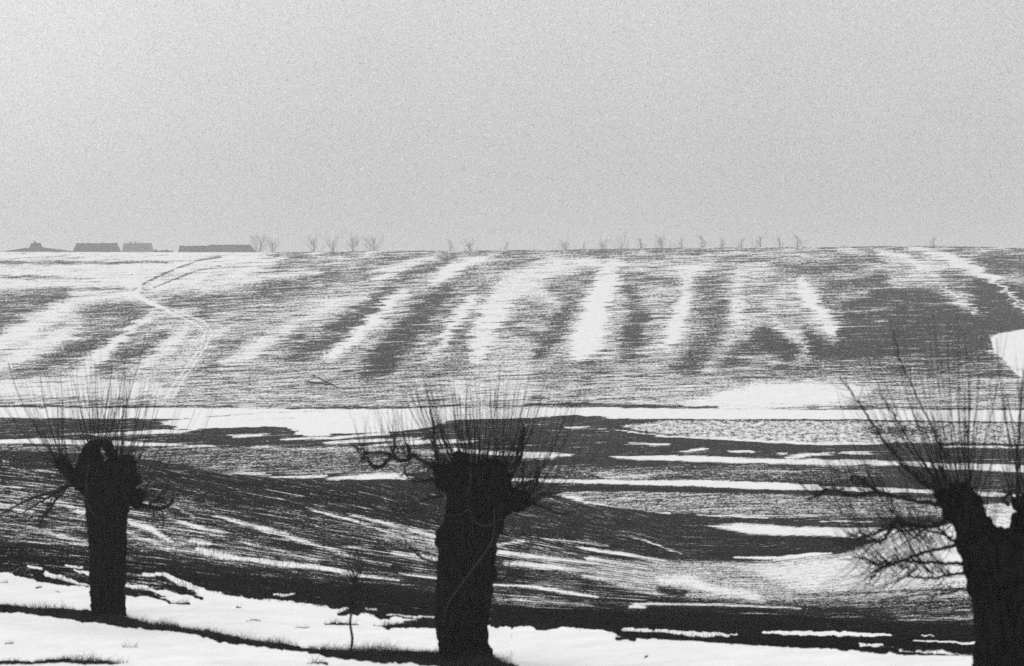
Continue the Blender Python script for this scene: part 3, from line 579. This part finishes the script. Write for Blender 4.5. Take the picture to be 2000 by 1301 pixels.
# left willow
willow(210, 1212, dl, 'slimmer pollard willow at the far left with a hollow loop of wood on its head',
    [(1218, 168, 252), (1204, 172, 248), (1190, 175, 246), (1150, 176, 245), (1110, 176, 245), (1060, 174, 245), (1020, 171, 247), (990, 168, 252), (965, 166, 262), (940, 160, 270), (918, 156, 268), (903, 160, 264)],
    [(178, 900, 0, 24, 20), (180, 880, 0, 17, 19), (192, 866, .05, 14, 9), (207, 872, .05, 9, 8), (216, 882, .05, 8, 9), (222, 893, .05, 8, 8), (252, 905, 0, 18, 13), (262, 935, 0, 16, 18), (268, 970, 0, 16, 15), (158, 925, 0, 18, 22), (242, 900, -.1, 12, 8)],
    [[(165, 940, 0, 20), (142, 930, 0, 14), (128, 915, 0, 13), (118, 900, 0, 12), (113, 893, 0, 8)], [(170, 955, 0, 14), (150, 947, 0, 9), (138, 945, 0, 5)], [(245, 975, 0, 12), (272, 985, 0, 7), (286, 990, .0, 5)]],
    [[(280, 988, 0, 5), (300, 995, .05, 4.5), (318, 993, .1, 4.5), (333, 984, .1, 4), (335, 974, .1, 3)], [(300, 992, 0, 3), (300, 1005, 0, 2), (302, 1022, 0, 1)], [(316, 992, 0, 2.5), (318, 1010, 0, 1.6), (319, 1030, 0, 1)], [(290, 985, 0, 3), (308, 975, .1, 3), (322, 978, .2, 2)],
     [(150, 940, 0, 4), (110, 958, -.1, 3.5), (70, 970, -.2, 3), (30, 990, -.3, 2), (-6, 1005, -.3, 1)], [(145, 945, 0, 4), (105, 965, 0, 3), (60, 992, 0, 2), (20, 1015, 0, 1)], [(140, 943, 0, 3), (110, 975, .1, 2.6), (90, 1003, .1, 2), (72, 1030, .1, 1)], [(120, 960, 0, 2.5), (95, 1000, -.1, 2), (78, 1022, -.1, 1.5)], [(140, 935, 0, 3), (115, 932, .2, 2.5), (95, 935, .2, 1.5)], [(100, 975, 0, 2.5), (85, 1005, .1, 1.8), (64, 1020, .1, 1)]],
    [(108, 900, 128, 895, 20, 740, 130, 715, 22, .006, .012), (110, 905, 140, 930, -20, 760, 40, 720, 12, .004, .008), (165, 875, 215, 868, 110, 700, 270, 690, 40, .006, .012), (225, 890, 270, 910, 215, 740, 340, 730, 32, .005, .011),
     (265, 930, 285, 985, 300, 770, 410, 810, 24, .004, .008), (150, 900, 250, 895, 40, 690, 320, 700, 40, .003, .006), (300, 985, 335, 975, 330, 840, 420, 860, 12, .003, .006), (120, 940, 150, 960, -30, 860, 60, 880, 14, .003, .006), (118, 905, 150, 900, 60, 800, 150, 760, 14, .003, .007)],
    [[(180, 905, -.33, 1.6), (176, 940, -.36, 1.6), (176, 975, -.31, 1.6), (186, 998, -.30, 1.6), (206, 1012, -.31, 1.2)]], 3)
# centre willow
willow(908, 1296, dc, 'thick central pollard willow with a pale vine climbing across its trunk',
    [(1306, 846, 982), (1294, 850, 972), (1284, 858, 962), (1262, 858, 957), (1225, 852, 955), (1200, 852, 957), (1150, 856, 960), (1110, 858, 965), (1080, 860, 968), (1050, 864, 974), (1020, 868, 982), (990, 872, 993), (965, 870, 1000), (940, 866, 998), (922, 862, 996), (912, 866, 992)],
    [(870, 922, 0, 22, 16), (862, 946, 0, 14, 14), (900, 905, 0, 18, 20), (905, 895, 0, 9, 10), (925, 912, 0, 16, 12), (968, 915, 0, 24, 18), (978, 935, 0, 18, 26), (864, 1060, 0, 9, 12), (860, 1044, .05, 7, 7), (859, 1070, -.05, 6, 7), (856, 1055, .1, 5, 5), (866, 1034, 0, 8, 7), (866, 1084, 0, 7, 8), (884, 912, 0, 14, 10), (860, 1225, 0, 10, 22), (945, 908, -.1, 12, 10)],
    [[(985, 985, 0, 22), (1005, 973, 0, 16), (1022, 968, 0, 10), (1036, 966, .0, 6)], [(990, 985, 0, 16), (1010, 990, 0, 10), (1030, 985, 0, 6), (1045, 975, 0, 4)], [(868, 920, 0, 12), (850, 912, 0, 7), (840, 906, 0, 5)], [(865, 945, 0, 9), (852, 945, 0, 5)]],
    [[(850, 912, 0, 7), (825, 900, 0, 5.5), (806, 890, .05, 5.5), (797, 898, .05, 5), (778, 900, .1, 4.5), (765, 892, .1, 5)], [(765, 892, .1, 5), (752, 905, .1, 5), (738, 914, .1, 5), (724, 908, .1, 4), (716, 895, .1, 3), (704, 900, .1, 2)], [(770, 895, .1, 4), (745, 885, .1, 3.5), (715, 888, .1, 3), (706, 898, .1, 2)],
     [(797, 898, .05, 4), (800, 880, .0, 3.5), (792, 866, 0, 3)], [(770, 892, .1, 3.5), (768, 872, .1, 3), (772, 855, .1, 2)], [(715, 888, .1, 3), (708, 878, 0, 2), (698, 882, 0, 1.2)], [(860, 930, 0, 5), (835, 938, 0, 3.5), (812, 940, 0, 2.5), (795, 935, 0, 1.5)], [(800, 900, 0, 3), (790, 918, 0, 2.4), (798, 935, 0, 1.5)],
     [(866, 968, 0, 4), (845, 973, 0, 3), (820, 980, 0, 2.5), (795, 987, 0, 2), (772, 992, 0, 1)], [(860, 1100, 0, 4), (840, 1097, 0, 3.5), (820, 1086, 0, 3), (808, 1075, 0, 2), (800, 1070, 0, 1)], [(960, 1138, 0, 3), (980, 1132, 0, 2.5), (1000, 1123, 0, 2.5), (1015, 1128, 0, 2), (1028, 1140, 0, 1)],
     [(1030, 968, 0, 6), (1044, 955, 0, 5), (1050, 935, .1, 4), (1050, 915, .1, 3)], [(1030, 975, 0, 6), (1050, 972, 0, 4.5), (1062, 965, .1, 4), (1072, 970, .1, 2)], [(1035, 985, 0, 4), (1060, 990, 0, 3), (1080, 1000, 0, 2), (1100, 1005, 0, 1)], [(1000, 960, 0, 6), (1018, 945, 0, 4), (1022, 925, 0, 3), (1010, 905, 0, 2)], [(1020, 960, 0, 5), (1030, 945, .2, 4), (1042, 942, .2, 3)],
     [(995, 940, 0, 5), (1005, 915, 0, 4.5), (1012, 880, 0, 4), (1018, 840, 0, 3)], [(1010, 910, 0, 4.5), (1020, 880, .1, 4), (1022, 835, .1, 3)], [(862, 920, 0, 4), (850, 885, 0, 4), (848, 845, 0, 3), (840, 800, 0, 2)]],
    [(862, 905, 905, 890, 790, 735, 880, 720, 32, .005, .010), (900, 892, 960, 905, 880, 735, 980, 740, 36, .006, .012), (960, 900, 1000, 920, 960, 750, 1060, 740, 34, .006, .012), (1000, 930, 1050, 960, 1030, 780, 1130, 770, 26, .004, .009),
     (765, 890, 810, 890, 720, 780, 810, 770, 18, .005, .009), (705, 890, 770, 885, 690, 800, 770, 790, 14, .003, .007), (860, 900, 1000, 910, 760, 710, 1060, 720, 50, .003, .0055), (1030, 970, 1070, 970, 1080, 820, 1160, 860, 16, .003, .006), (850, 935, 866, 970, 740, 900, 820, 860, 14, .003, .005), (1040, 985, 1080, 1000, 1100, 930, 1180, 960, 12, .003, .005)],
    [[(921, 914, -.42, 1.3), (920, 935, -.45, 1.8), (914, 960, -.47, 1.3)], [(965, 990, -.33, 1.6), (966, 1018, -.32, 1.8), (962, 1050, -.31, 2), (945, 1078, -.36, 2), (920, 1112, -.37, 2.2), (895, 1145, -.36, 2.2), (875, 1178, -.31, 1.8), (866, 1215, -.25, 1.4)], [(918, 990, -.42, 1.2), (930, 1015, -.42, 1.3), (950, 1022, -.39, 1.3), (980, 1010, -.29, 1.2)], [(874, 1005, -.24, 1), (900, 1000, -.39, 1.2), (918, 990, -.42, 1.2)]], 5)
# right willow, cut by the frame
gz = ground_z((2010-1000)/F*dr_, dr_); vb_r = EYE-(gz-CZ)*F/dr_
willow(2010, vb_r, dr_, 'massive forked pollard willow at the right edge with many tangled side branches',
    [(vb_r+12, 1880, 2130), (vb_r-8, 1895, 2115), (1340, 1902, 2105), (1290, 1905, 2100), (1240, 1906, 2098), (1200, 1906, 2100), (1170, 1902, 2102), (1140, 1892, 2106), (1110, 1884, 2110), (1080, 1880, 2112), (1060, 1884, 2112), (1040, 1905, 2108)],
    [(1872, 958, 0, 30, 14), (1888, 965, 0, 16, 16), (1845, 965, 0, 22, 14), (2010, 985, 0, 32, 16), (2040, 1000, 0, 40, 24), (2075, 990, .1, 30, 24), (1990, 985, 0, 14, 10), (1905, 1150, 0, 8, 16)],
    [[(1930, 1080, 0, 52), (1908, 1040, 0, 40), (1892, 1010, 0, 34), (1880, 980, 0, 32), (1872, 965, 0, 28)], [(2030, 1080, 0, 70), (2030, 1040, 0, 62), (2030, 1010, 0, 52), (2028, 995, 0, 40)], [(1870, 975, 0, 20), (1845, 965, 0, 14), (1825, 960, 0, 10)], [(1860, 1000, 0, 14), (1845, 990, 0, 10), (1825, 985, 0, 6)]],
    [[(1850, 985, 0, 9), (1820, 983, 0, 6.5), (1780, 978, .1, 5), (1750, 970, .1, 4.5), (1715, 961, .1, 4.5), (1698, 948, .1, 4), (1684, 936, .1, 3.5), (1665, 933, .1, 2.5)], [(1715, 961, .1, 4.5), (1690, 968, .1, 4), (1660, 970, .1, 3), (1625, 952, .2, 2)], [(1650, 958, .1, 3), (1620, 958, .1, 4), (1600, 968, .1, 4), (1580, 978, .1, 2)],
     [(1845, 1015, 0, 6), (1838, 1022, 0, 5), (1815, 1030, 0, 4.5), (1780, 1026, .1, 5), (1755, 1020, .1, 4.5), (1740, 1040, .1, 4), (1722, 1062, .1, 3.5), (1700, 1050, .1, 3), (1680, 1042, .1, 2)], [(1745, 1030, .1, 4), (1715, 1045, .2, 3), (1690, 1055, .2, 2.5), (1665, 1048, .2, 1.5)], [(1880, 1062, 0, 5), (1850, 1068, 0, 4.5), (1810, 1078, 0, 4), (1770, 1090, 0, 3.5), (1735, 1105, 0, 3), (1700, 1118, 0, 2)],
     [(1880, 1100, 0, 5), (1840, 1101, 0, 4.2), (1800, 1098, 0, 4), (1760, 1096, 0, 3.5), (1740, 1105, 0, 3), (1712, 1102, 0, 2.5), (1690, 1090, 0, 2), (1650, 1092, 0, 1.5)], [(1885, 1117, 0, 4), (1850, 1124, 0, 3.5), (1810, 1130, 0, 3), (1775, 1125, 0, 2.5), (1745, 1140, 0, 1.5)], [(1875, 1075, 0, 4), (1855, 1050, 0, 3.5), (1830, 1030, 0, 3), (1815, 1015, 0, 2)], [(1890, 1150, 0, 3), (1840, 1160, 0, 2.5), (1780, 1165, 0, 2), (1720, 1172, 0, 1.2)],
     [(1740, 1100, .1, 3.5), (1715, 1122, .1, 3), (1700, 1140, .1, 2), (1690, 1150, .1, 1)], [(1870, 1060, .1, 3.5), (1840, 1045, .2, 3), (1790, 1040, .3, 2.5), (1750, 1050, .3, 1.5)], [(1970, 988, 0, 5), (1962, 975, 0, 5), (1975, 965, 0, 4)],
     [(1840, 955, 0, 5), (1825, 930, 0, 4), (1790, 880, .1, 2.4), (1755, 820, .1, 2), (1720, 770, .1, 1.3)], [(1835, 965, 0, 4), (1790, 930, 0, 3.4), (1740, 880, 0, 3), (1700, 820, 0, 2.8), (1672, 780, 0, 2), (1640, 735, 0, 1.2)], [(1850, 950, 0, 5), (1840, 910, 0, 3), (1828, 850, 0, 2.4), (1800, 790, 0, 2), (1765, 720, 0, 1.6), (1745, 650, 0, 1)], [(1990, 975, 0, 4), (1988, 900, 0, 2.6), (1994, 800, 0, 2.2), (2000, 720, 0, 1.4)]],
    [(1825, 960, 1850, 950, 1630, 760, 1780, 690, 34, .004, .0095), (1850, 950, 1900, 955, 1760, 650, 1900, 660, 36, .004, .0095), (1890, 960, 1905, 985, 1860, 680, 1990, 700, 22, .004, .008), (1975, 980, 2060, 980, 1930, 680, 2110, 660, 40, .004, .009), (2050, 980, 2110, 1000, 2080, 680, 2240, 760, 30, .004, .008),
     (1680, 960, 1760, 980, 1570, 830, 1690, 800, 22, .003, .006), (1600, 965, 1700, 1050, 1530, 900, 1640, 880, 30, .003, .005), (1700, 1100, 1860, 1120, 1590, 1000, 1780, 950, 70, .003, .006), (1750, 1030, 1870, 1080, 1620, 900, 1820, 900, 55, .003, .006), (1700, 1060, 1860, 1140, 1600, 1150, 1800, 1190, 60, .003, .005), (1660, 1040, 1870, 1010, 1580, 1060, 1760, 1100, 50, .003, .005), (1900, 1010, 1930, 1050, 1920, 800, 1980, 860, 20, .002, .004)],
    [[(1998, 1065, -.43, 1.6), (1990, 1085, -.43, 2.2), (1986, 1105, -.43, 1.6)]], 9, .5)

# sapling in front of the bank
ps = spot(684, 1276); sp = empty('sapling', ps); tag(sp, 'spindly dark sapling left of the central willow, rooted in the grassy bank', 'sapling')
s_ = ps.y/F; mb = MB(); q_ = smooth_path([(0, 0, -.02, .018), (.03, 0, .2, .02), (.0, 0, .45, .017), (.06, 0, .75, .013), (.08, .02, 1.05, .004)], 4)
mb.tube([x[:3] for x in q_], [x[3] for x in q_], 6); mb.build('stem', M_TWIG, sp, True)
mb = MB()
for k in range(60):
    a = Vector(q_[int(len(q_)*(1-random.random()*.42)*.999)][:3]); dd = Vector((random.uniform(-1, 1), random.uniform(-1, 1), random.uniform(.2, 1.3))).normalized(); ln = random.uniform(.1, .38)
    mb.tube([a, a+dd*ln*.5, a+dd*ln+Vector((0, 0, .05))], [.008, .006, .003], 3, False)
mb.build('crown', M_TWIG, sp, True)

# ------------------------------------------------------------------ grass and weeds
fgrow = []
gm = MB()
jn = (D < .1) & (v2 > bankB(u2)-2) & (v2 < 1301)
cand = np.argwhere(jn); sel = cand[rng.integers(0, len(cand), 26000)]
for i, j in sel:
    u = u2[i, j]+random.uniform(-1, 1); y = Yv[i, J0+j]; x = (u-1000)/F*y; z = Z[i, J0+j]
    if u > 1200 and random.random() < .7: continue
    cl = .35+1.3*float(vn(np.array(x*2.2), np.array(y*3.0)))**1.5; h = random.choice((.03, .05, .07, .11))*random.uniform(.6, 1.3)*cl; a = random.uniform(-1.1, 1.1)*h; wd = random.uniform(.001, .003); yy = y+random.uniform(-.1, .1)
    b0 = len(gm.v); gm.v += [(x-wd, yy, z-.01), (x+wd, yy, z-.01), (x+a*.4+wd*.6, yy, z+h*.6), (x+a*.4-wd*.6, yy, z+h*.6), (x+a, yy+a, z+h)]
    gm.f += [(b0, b0+1, b0+2, b0+3), (b0+3, b0+2, b0+4)]
g = gm.build('grass', M_GRASS); tag(g, 'short dead grass poking through the snow along the dark banks under the willows', 'grass', kind='stuff')
wm = MB()
for k in range(3600):
    u = random.gauss(470, 190) if k % 3 else random.uniform(0, 1600); 
    if not 0 < u < 1900: continue
    e = float(edgeE(u)); bb = float(bankB(u)); v = random.uniform(e+(bb-e)*.55, bb+6)
    p = spot(u, v); h = random.uniform(.05, .24)*(.6+.4*random.random()); a = random.uniform(-.5, .5)*h; wd = random.uniform(.002, .005)
    b0 = len(wm.v); wm.v += [(p.x-wd, p.y, p.z-.02), (p.x+wd, p.y, p.z-.02), (p.x+a*.3+wd*.7, p.y, p.z+h*.6), (p.x+a*.3-wd*.7, p.y, p.z+h*.6), (p.x+a, p.y+.05, p.z+h)]
    wm.f += [(b0, b0+1, b0+2, b0+3), (b0+3, b0+2, b0+4)]
g = wm.build('dry_weeds', M_GRASS); tag(g, 'sparse dry weed stalks on the dark slope behind the willows', 'weeds', kind='stuff')

# ------------------------------------------------------------------ farms on the skyline
def bz_at(u, d):
    j = int(np.argmin(abs(ur-u))); return float(np.interp(d, AY[::-1, j], AZ[::-1, j]))
def farm(name, label, cat, u0, u1, vt, d, ridge_in=(5, 5), wall_h=2.2, chim=(), eave_out=.5, width=8.5, low=None):
    s = d/F; x0 = (u0-1000)*s; x1 = (u1-1000)*s; xm = (x0+x1)/2; zb = bz_at((u0+u1)/2, d)-.3; zt = CZ-(vt-EYE)*s
    t = empty(name, (xm, d, zb)); tag(t, label, cat, 'farm buildings on the skyline'); L2 = (x1-x0)/2; H = zt-zb; wh = min(wall_h, H*.5)
    a = MB(); a.box(-L2+eave_out, L2-eave_out, -width/2, width/2, 0, wh); a.build('wall', M_WALL, t)
    r_ = MB(); r_.hip(-L2, L2, -width/2-.5, width/2+.5, wh-.15, H, ridge_in[0], ridge_in[1])
    nk = max(4, int(2*L2/1.2)); xa_, xb_ = -L2+ridge_in[0]-.2, L2-ridge_in[1]+.2
    r_.tube([(xa_+(xb_-xa_)*i/nk, 0, H-.05+random.uniform(-.12, .14)) for i in range(nk+1)], [random.uniform(.2, .38) for i in range(nk+1)], 6); ro = r_.build('roof', M_THATCH, t)
    for c, h in chim:
        k = MB(); cx = (c-1000)*s-xm; k.box(cx-.35, cx+.35, -.35, .35, H-.9, H+h); k.box(cx-.45, cx+.45, -.45, .45, H+h, H+h+.15); k.build('chimney', M_CHIM, ro)
    nwin = max(2, int((2*L2)/4))
    for i in range(nwin):
        x = -L2+1.5+(2*L2-3)*(i+.5)/nwin
        k = MB()
        if i == nwin//2: k.box(x-.5, x+.5, -width/2-.06, -width/2+.05, .02, min(1.9, wh-.1)); k.build('door', M_DOOR, t)
        else: k.box(x-.4, x+.4, -width/2-.05, -width/2+.05, .8, min(1.7, wh-.15)); k.build('window', M_GLASS, t)
    if low:
        for (la, lb, lv, side) in low:   # long low wings whose roofs run down to the ground
            k = MB(); xa = (la-1000)*s-xm; xb = (lb-1000)*s-xm; zl = CZ-(lv-EYE)*s-zb; yy = width/2-1
            b0 = len(k.v); hi, lo = zl, CZ-(490.3-EYE)*s-zb
            za, zc = (lo, hi) if side < 0 else (hi, lo)
            k.v += [(xa, -yy, 0), (xb, -yy, 0), (xb, yy, 0), (xa, yy, 0), (xa, -yy, za), (xb, -yy, zc), (xb, yy, zc), (xa, yy, za)]
            k.f += [tuple(b0+i for i in f_) for f_ in ((3,2,1,0),(4,5,6,7),(0,1,5,4),(1,2,6,5),(2,3,7,6),(3,0,4,7))]
            k.build('wing', M_THATCH, t)
    return t
farm('farmhouse', 'low farmhouse far left on the skyline with a peaked roof and long sloping wings', 'farmhouse', 44, 94, 475.5, 1120, (4.0, 3.4), 2, [(68, .8)], low=[(16, 52, 484.5, -1), (86, 140, 483.5, 1)])
farm('barn', 'sliver of a barn cut off by the left edge of the picture on the skyline', 'barn', -60, 5, 483, 1120, (3, 3))
farm('barn', 'dark broad hip-roofed barn between the peaked farmhouse and the paler farmhouse', 'barn', 139, 241, 476, 1090, (2.2, 2.6), 1.6, width=10)
farm('farmhouse', 'paler rounded farmhouse with two chimneys just right of the broad dark barn', 'farmhouse', 228, 316, 475.5, 1450, (4, 6), 2, [(255, 1.), (264.5, 1.)], width=10)
farm('barn', 'lower left wing of the long dark farm, ending in the gap beside the field track', 'barn', 346, 430, 481.3, 1085, (1., 2), 1.7)
farm('barn', 'long dark barn with the highest roof, next to the tall bare tree', 'barn', 396, 522, 479.3, 1075, (2.5, 7), 1.7, width=10)
def hedge(u0, u1, vt, d, label):
    s = d/F; zb = bz_at((u0+u1)/2, d)-.3; xm = ((u0+u1)/2-1000)*s; L2 = (u1-u0)/2*s; H = CZ-(vt-EYE)*s-zb
    k = MB()
    for i in range(int(L2*2/.35)):
        k.ball((-L2+.17+i*.35, random.uniform(-.3, .3), H*.45), (.45, .7, H*.5*random.uniform(.85, 1.05)), 7)
    for i in range(900):
        x = random.uniform(-L2, L2); y = random.uniform(-1, 1); h = H*random.uniform(.6, 1)*(.85+.15*math.sin(x*1.3)); dx = random.uniform(-.3, .3)
        k.tube([(x, y, 0), (x+dx*.5, y, h*.5), (x+dx, y+dx, h)], [.09, .07, .04], 3, False)
    o = k.build('hedge', M_HEDGE); o.location = (xm, d, zb); tag(o, label, 'hedge', 'hedges on the skyline')
hedge(300, 339, 485.8, 1100, 'low clipped hedge between the two-chimney farmhouse and the long farm')
hedge(-60, 26, 488.6, 1095, 'low hedge in front of the cut-off barn, running to the peaked farmhouse')

# ------------------------------------------------------------------ bare trees along the ridge road
def make_tree(seed, h=6.0, spread=.30, dens=1.0):
    rs = random.Random(seed); tk = MB(); cr = MB()
    tp = [(0, 0, -.3, .2), (.03, 0, h*.2, .17), (rs.uniform(-.1, .1), 0, h*.5, .12), (rs.uniform(-.15, .15), 0, h*.8, .07), (0, 0, h, .02)]
    q = smooth_path(tp, 4); tk.tube([x[:3] for x in q], [x[3] for x in q], 6)
    def grow(p, d, ln, r_, lv):
        pts = [p]; dd = d.copy()
        for i in range(4): dd = (dd+Vector((rs.uniform(-.18, .18), rs.uniform(-.18, .18), rs.uniform(.0, .22)))).normalized(); pts.append(pts[-1]+dd*ln/4)
        cr.tube(pts, [r_, r_*.7, r_*.5, r_*.4, r_*.3], 3, False)
        if lv < 2:
            for i in range(int((5 if lv == 0 else 4)*dens)):
                k = rs.randrange(1, 5); nd = (dd+Vector((rs.uniform(-.9, .9), rs.uniform(-.9, .9), rs.uniform(-.1, .6)))).normalized(); grow(pts[k], nd, ln*rs.uniform(.4, .65), r_*.6, lv+1)
    for i in range(int(34*dens)):
        z = h*rs.uniform(.24, .97); a = rs.uniform(0, 6.28); k = 1.1-abs(z/h-.6)*1.5
        grow(Vector((0, 0, z)), Vector((math.cos(a)*.8, math.sin(a)*.8, rs.uniform(.1, .8))).normalized(), h*spread*k*rs.uniform(.5, 1), .021, 0)
    return tk.mesh('trunk'), cr.mesh('crown')
kinds = [make_tree(1, spread=.34), make_tree(2, spread=.27), make_tree(3, spread=.4, dens=.9), make_tree(4, spread=.2, dens=.8)]
for a, c in kinds:
    a.materials.append(M_FAR); c.materials.append(M_FAR)
# (column, top row, distance, kind, width scale, label)
ridge = [
 (508, 455, 930, 0, 1.0, 'tallest bare tree, touching the right end of the long dark barn'),
 (533, 462, 945, 1, .9, 'slender bare tree just right of the one beside the long barn'),
 (612, 458, 860, 1, .9, 'thin bare tree alone in the middle of the gap right of the barn trees'),
 (650, 461, 850, 2, .9, 'rounded bushy bare tree, second of the close row of four past the barn'),
 (690, 456, 840, 1, .9, 'upright dark bare tree, third of the close row of four past the barn'),
 (730, 460, 840, 0, .9, 'wide headed bare tree, last of the close row of four past the barn'),
 (880, 462, 930, 3, .8, 'very faint thin tree left of the lone small tree on the ridge'),
 (917, 464, 850, 1, .75, 'lone small bare tree on the ridge above the centre willow'),
 (989, 466, 900, 3, .8, 'faint tiny tree where the bright drift meets the ridge'),
 (1103, 464, 860, 1, .85, 'clear bare tree first of the long even row to the right'),
 (1140, 467, 880, 3, .7, 'small faint tree second in the long even row to the right'),
 (1178, 464, 850, 1, .75, 'narrow bare tree third in the long even row to the right'),
 (1213, 459, 860, 2, .7, 'spreading bare tree fourth in the long even row to the right'),
 (1251, 458, 870, 3, 1.1, 'hazy bare tree fifth in the long even row to the right'),
 (1290, 454, 840, 1, .8, 'tall dark bare tree sixth in the long even row to the right'),
 (1331, 458, 880, 3, .8, 'faint thin tree seventh in the long even row to the right'),
 (1371, 453, 850, 3, 1.0, 'tall thin tree eighth in the long even row to the right'),
 (1410, 457, 880, 3, .9, 'faint thin tree ninth in the long even row to the right'),
 (1448, 459, 890, 3, .9, 'very faint tree tenth in the long even row to the right'),
 (1484, 454, 850, 3, 1.0, 'upright bare tree eleventh in the long even row to the right'),
 (1522, 456, 860, 3, .9, 'thin bare tree twelfth in the long even row to the right'),
 (1558, 452, 850, 3, 1.0, 'tall bare tree, right end of the long even row on the ridge'),
 (1823, 455, 980, 3, .8, 'single very faint tree far right on the ridge, away from the row')]
for (u, vt, d, k, ws, lab) in ridge:
    d += 280
    s = d/F; zb = bz_at(u, d); zt = CZ-(vt-EYE)*s; H = zt-zb; sc = H/6.6
    t = empty('bare_tree', ((u-1000)*s, d, zb)); tag(t, lab, 'tree', 'bare trees along the ridge')
    t.scale = (sc*ws, sc*ws, sc); t.rotation_euler.z = (u*37 % 628)/100
    for nm, mesh in zip(('trunk', 'crown'), kinds[k]):
        o = bpy.data.objects.new(nm, mesh); C.objects.link(o); o.parent = t

# ------------------------------------------------------------------ haze
lo = float(AZ.min())-1; hi = 46.0; x0, x1 = float(AX.min())-5, float(AX.max())+5; y0, y1 = float(AY.min())-5, float(AY.max())+5
hb = MB(); hb.box(x0, x1, y0, y1, lo, hi)
hm = bpy.data.materials.new('haze_air'); hm.use_nodes = True; hn = hm.node_tree; hn.nodes.remove(hn.nodes['Principled BSDF'])
pv = hn.nodes.new('ShaderNodeVolumePrincipled'); pv.inputs['Color'].default_value = (.93, .93, .93, 1); pv.inputs['Density'].default_value = .0004; pv.inputs['Anisotropy'].default_value = .1
hn.links.new(pv.outputs[0], hn.nodes['Material Output'].inputs['Volume'])
h = hb.build('haze', hm); tag(h, 'thin pale winter haze filling the air over the fields', 'haze', kind='stuff')
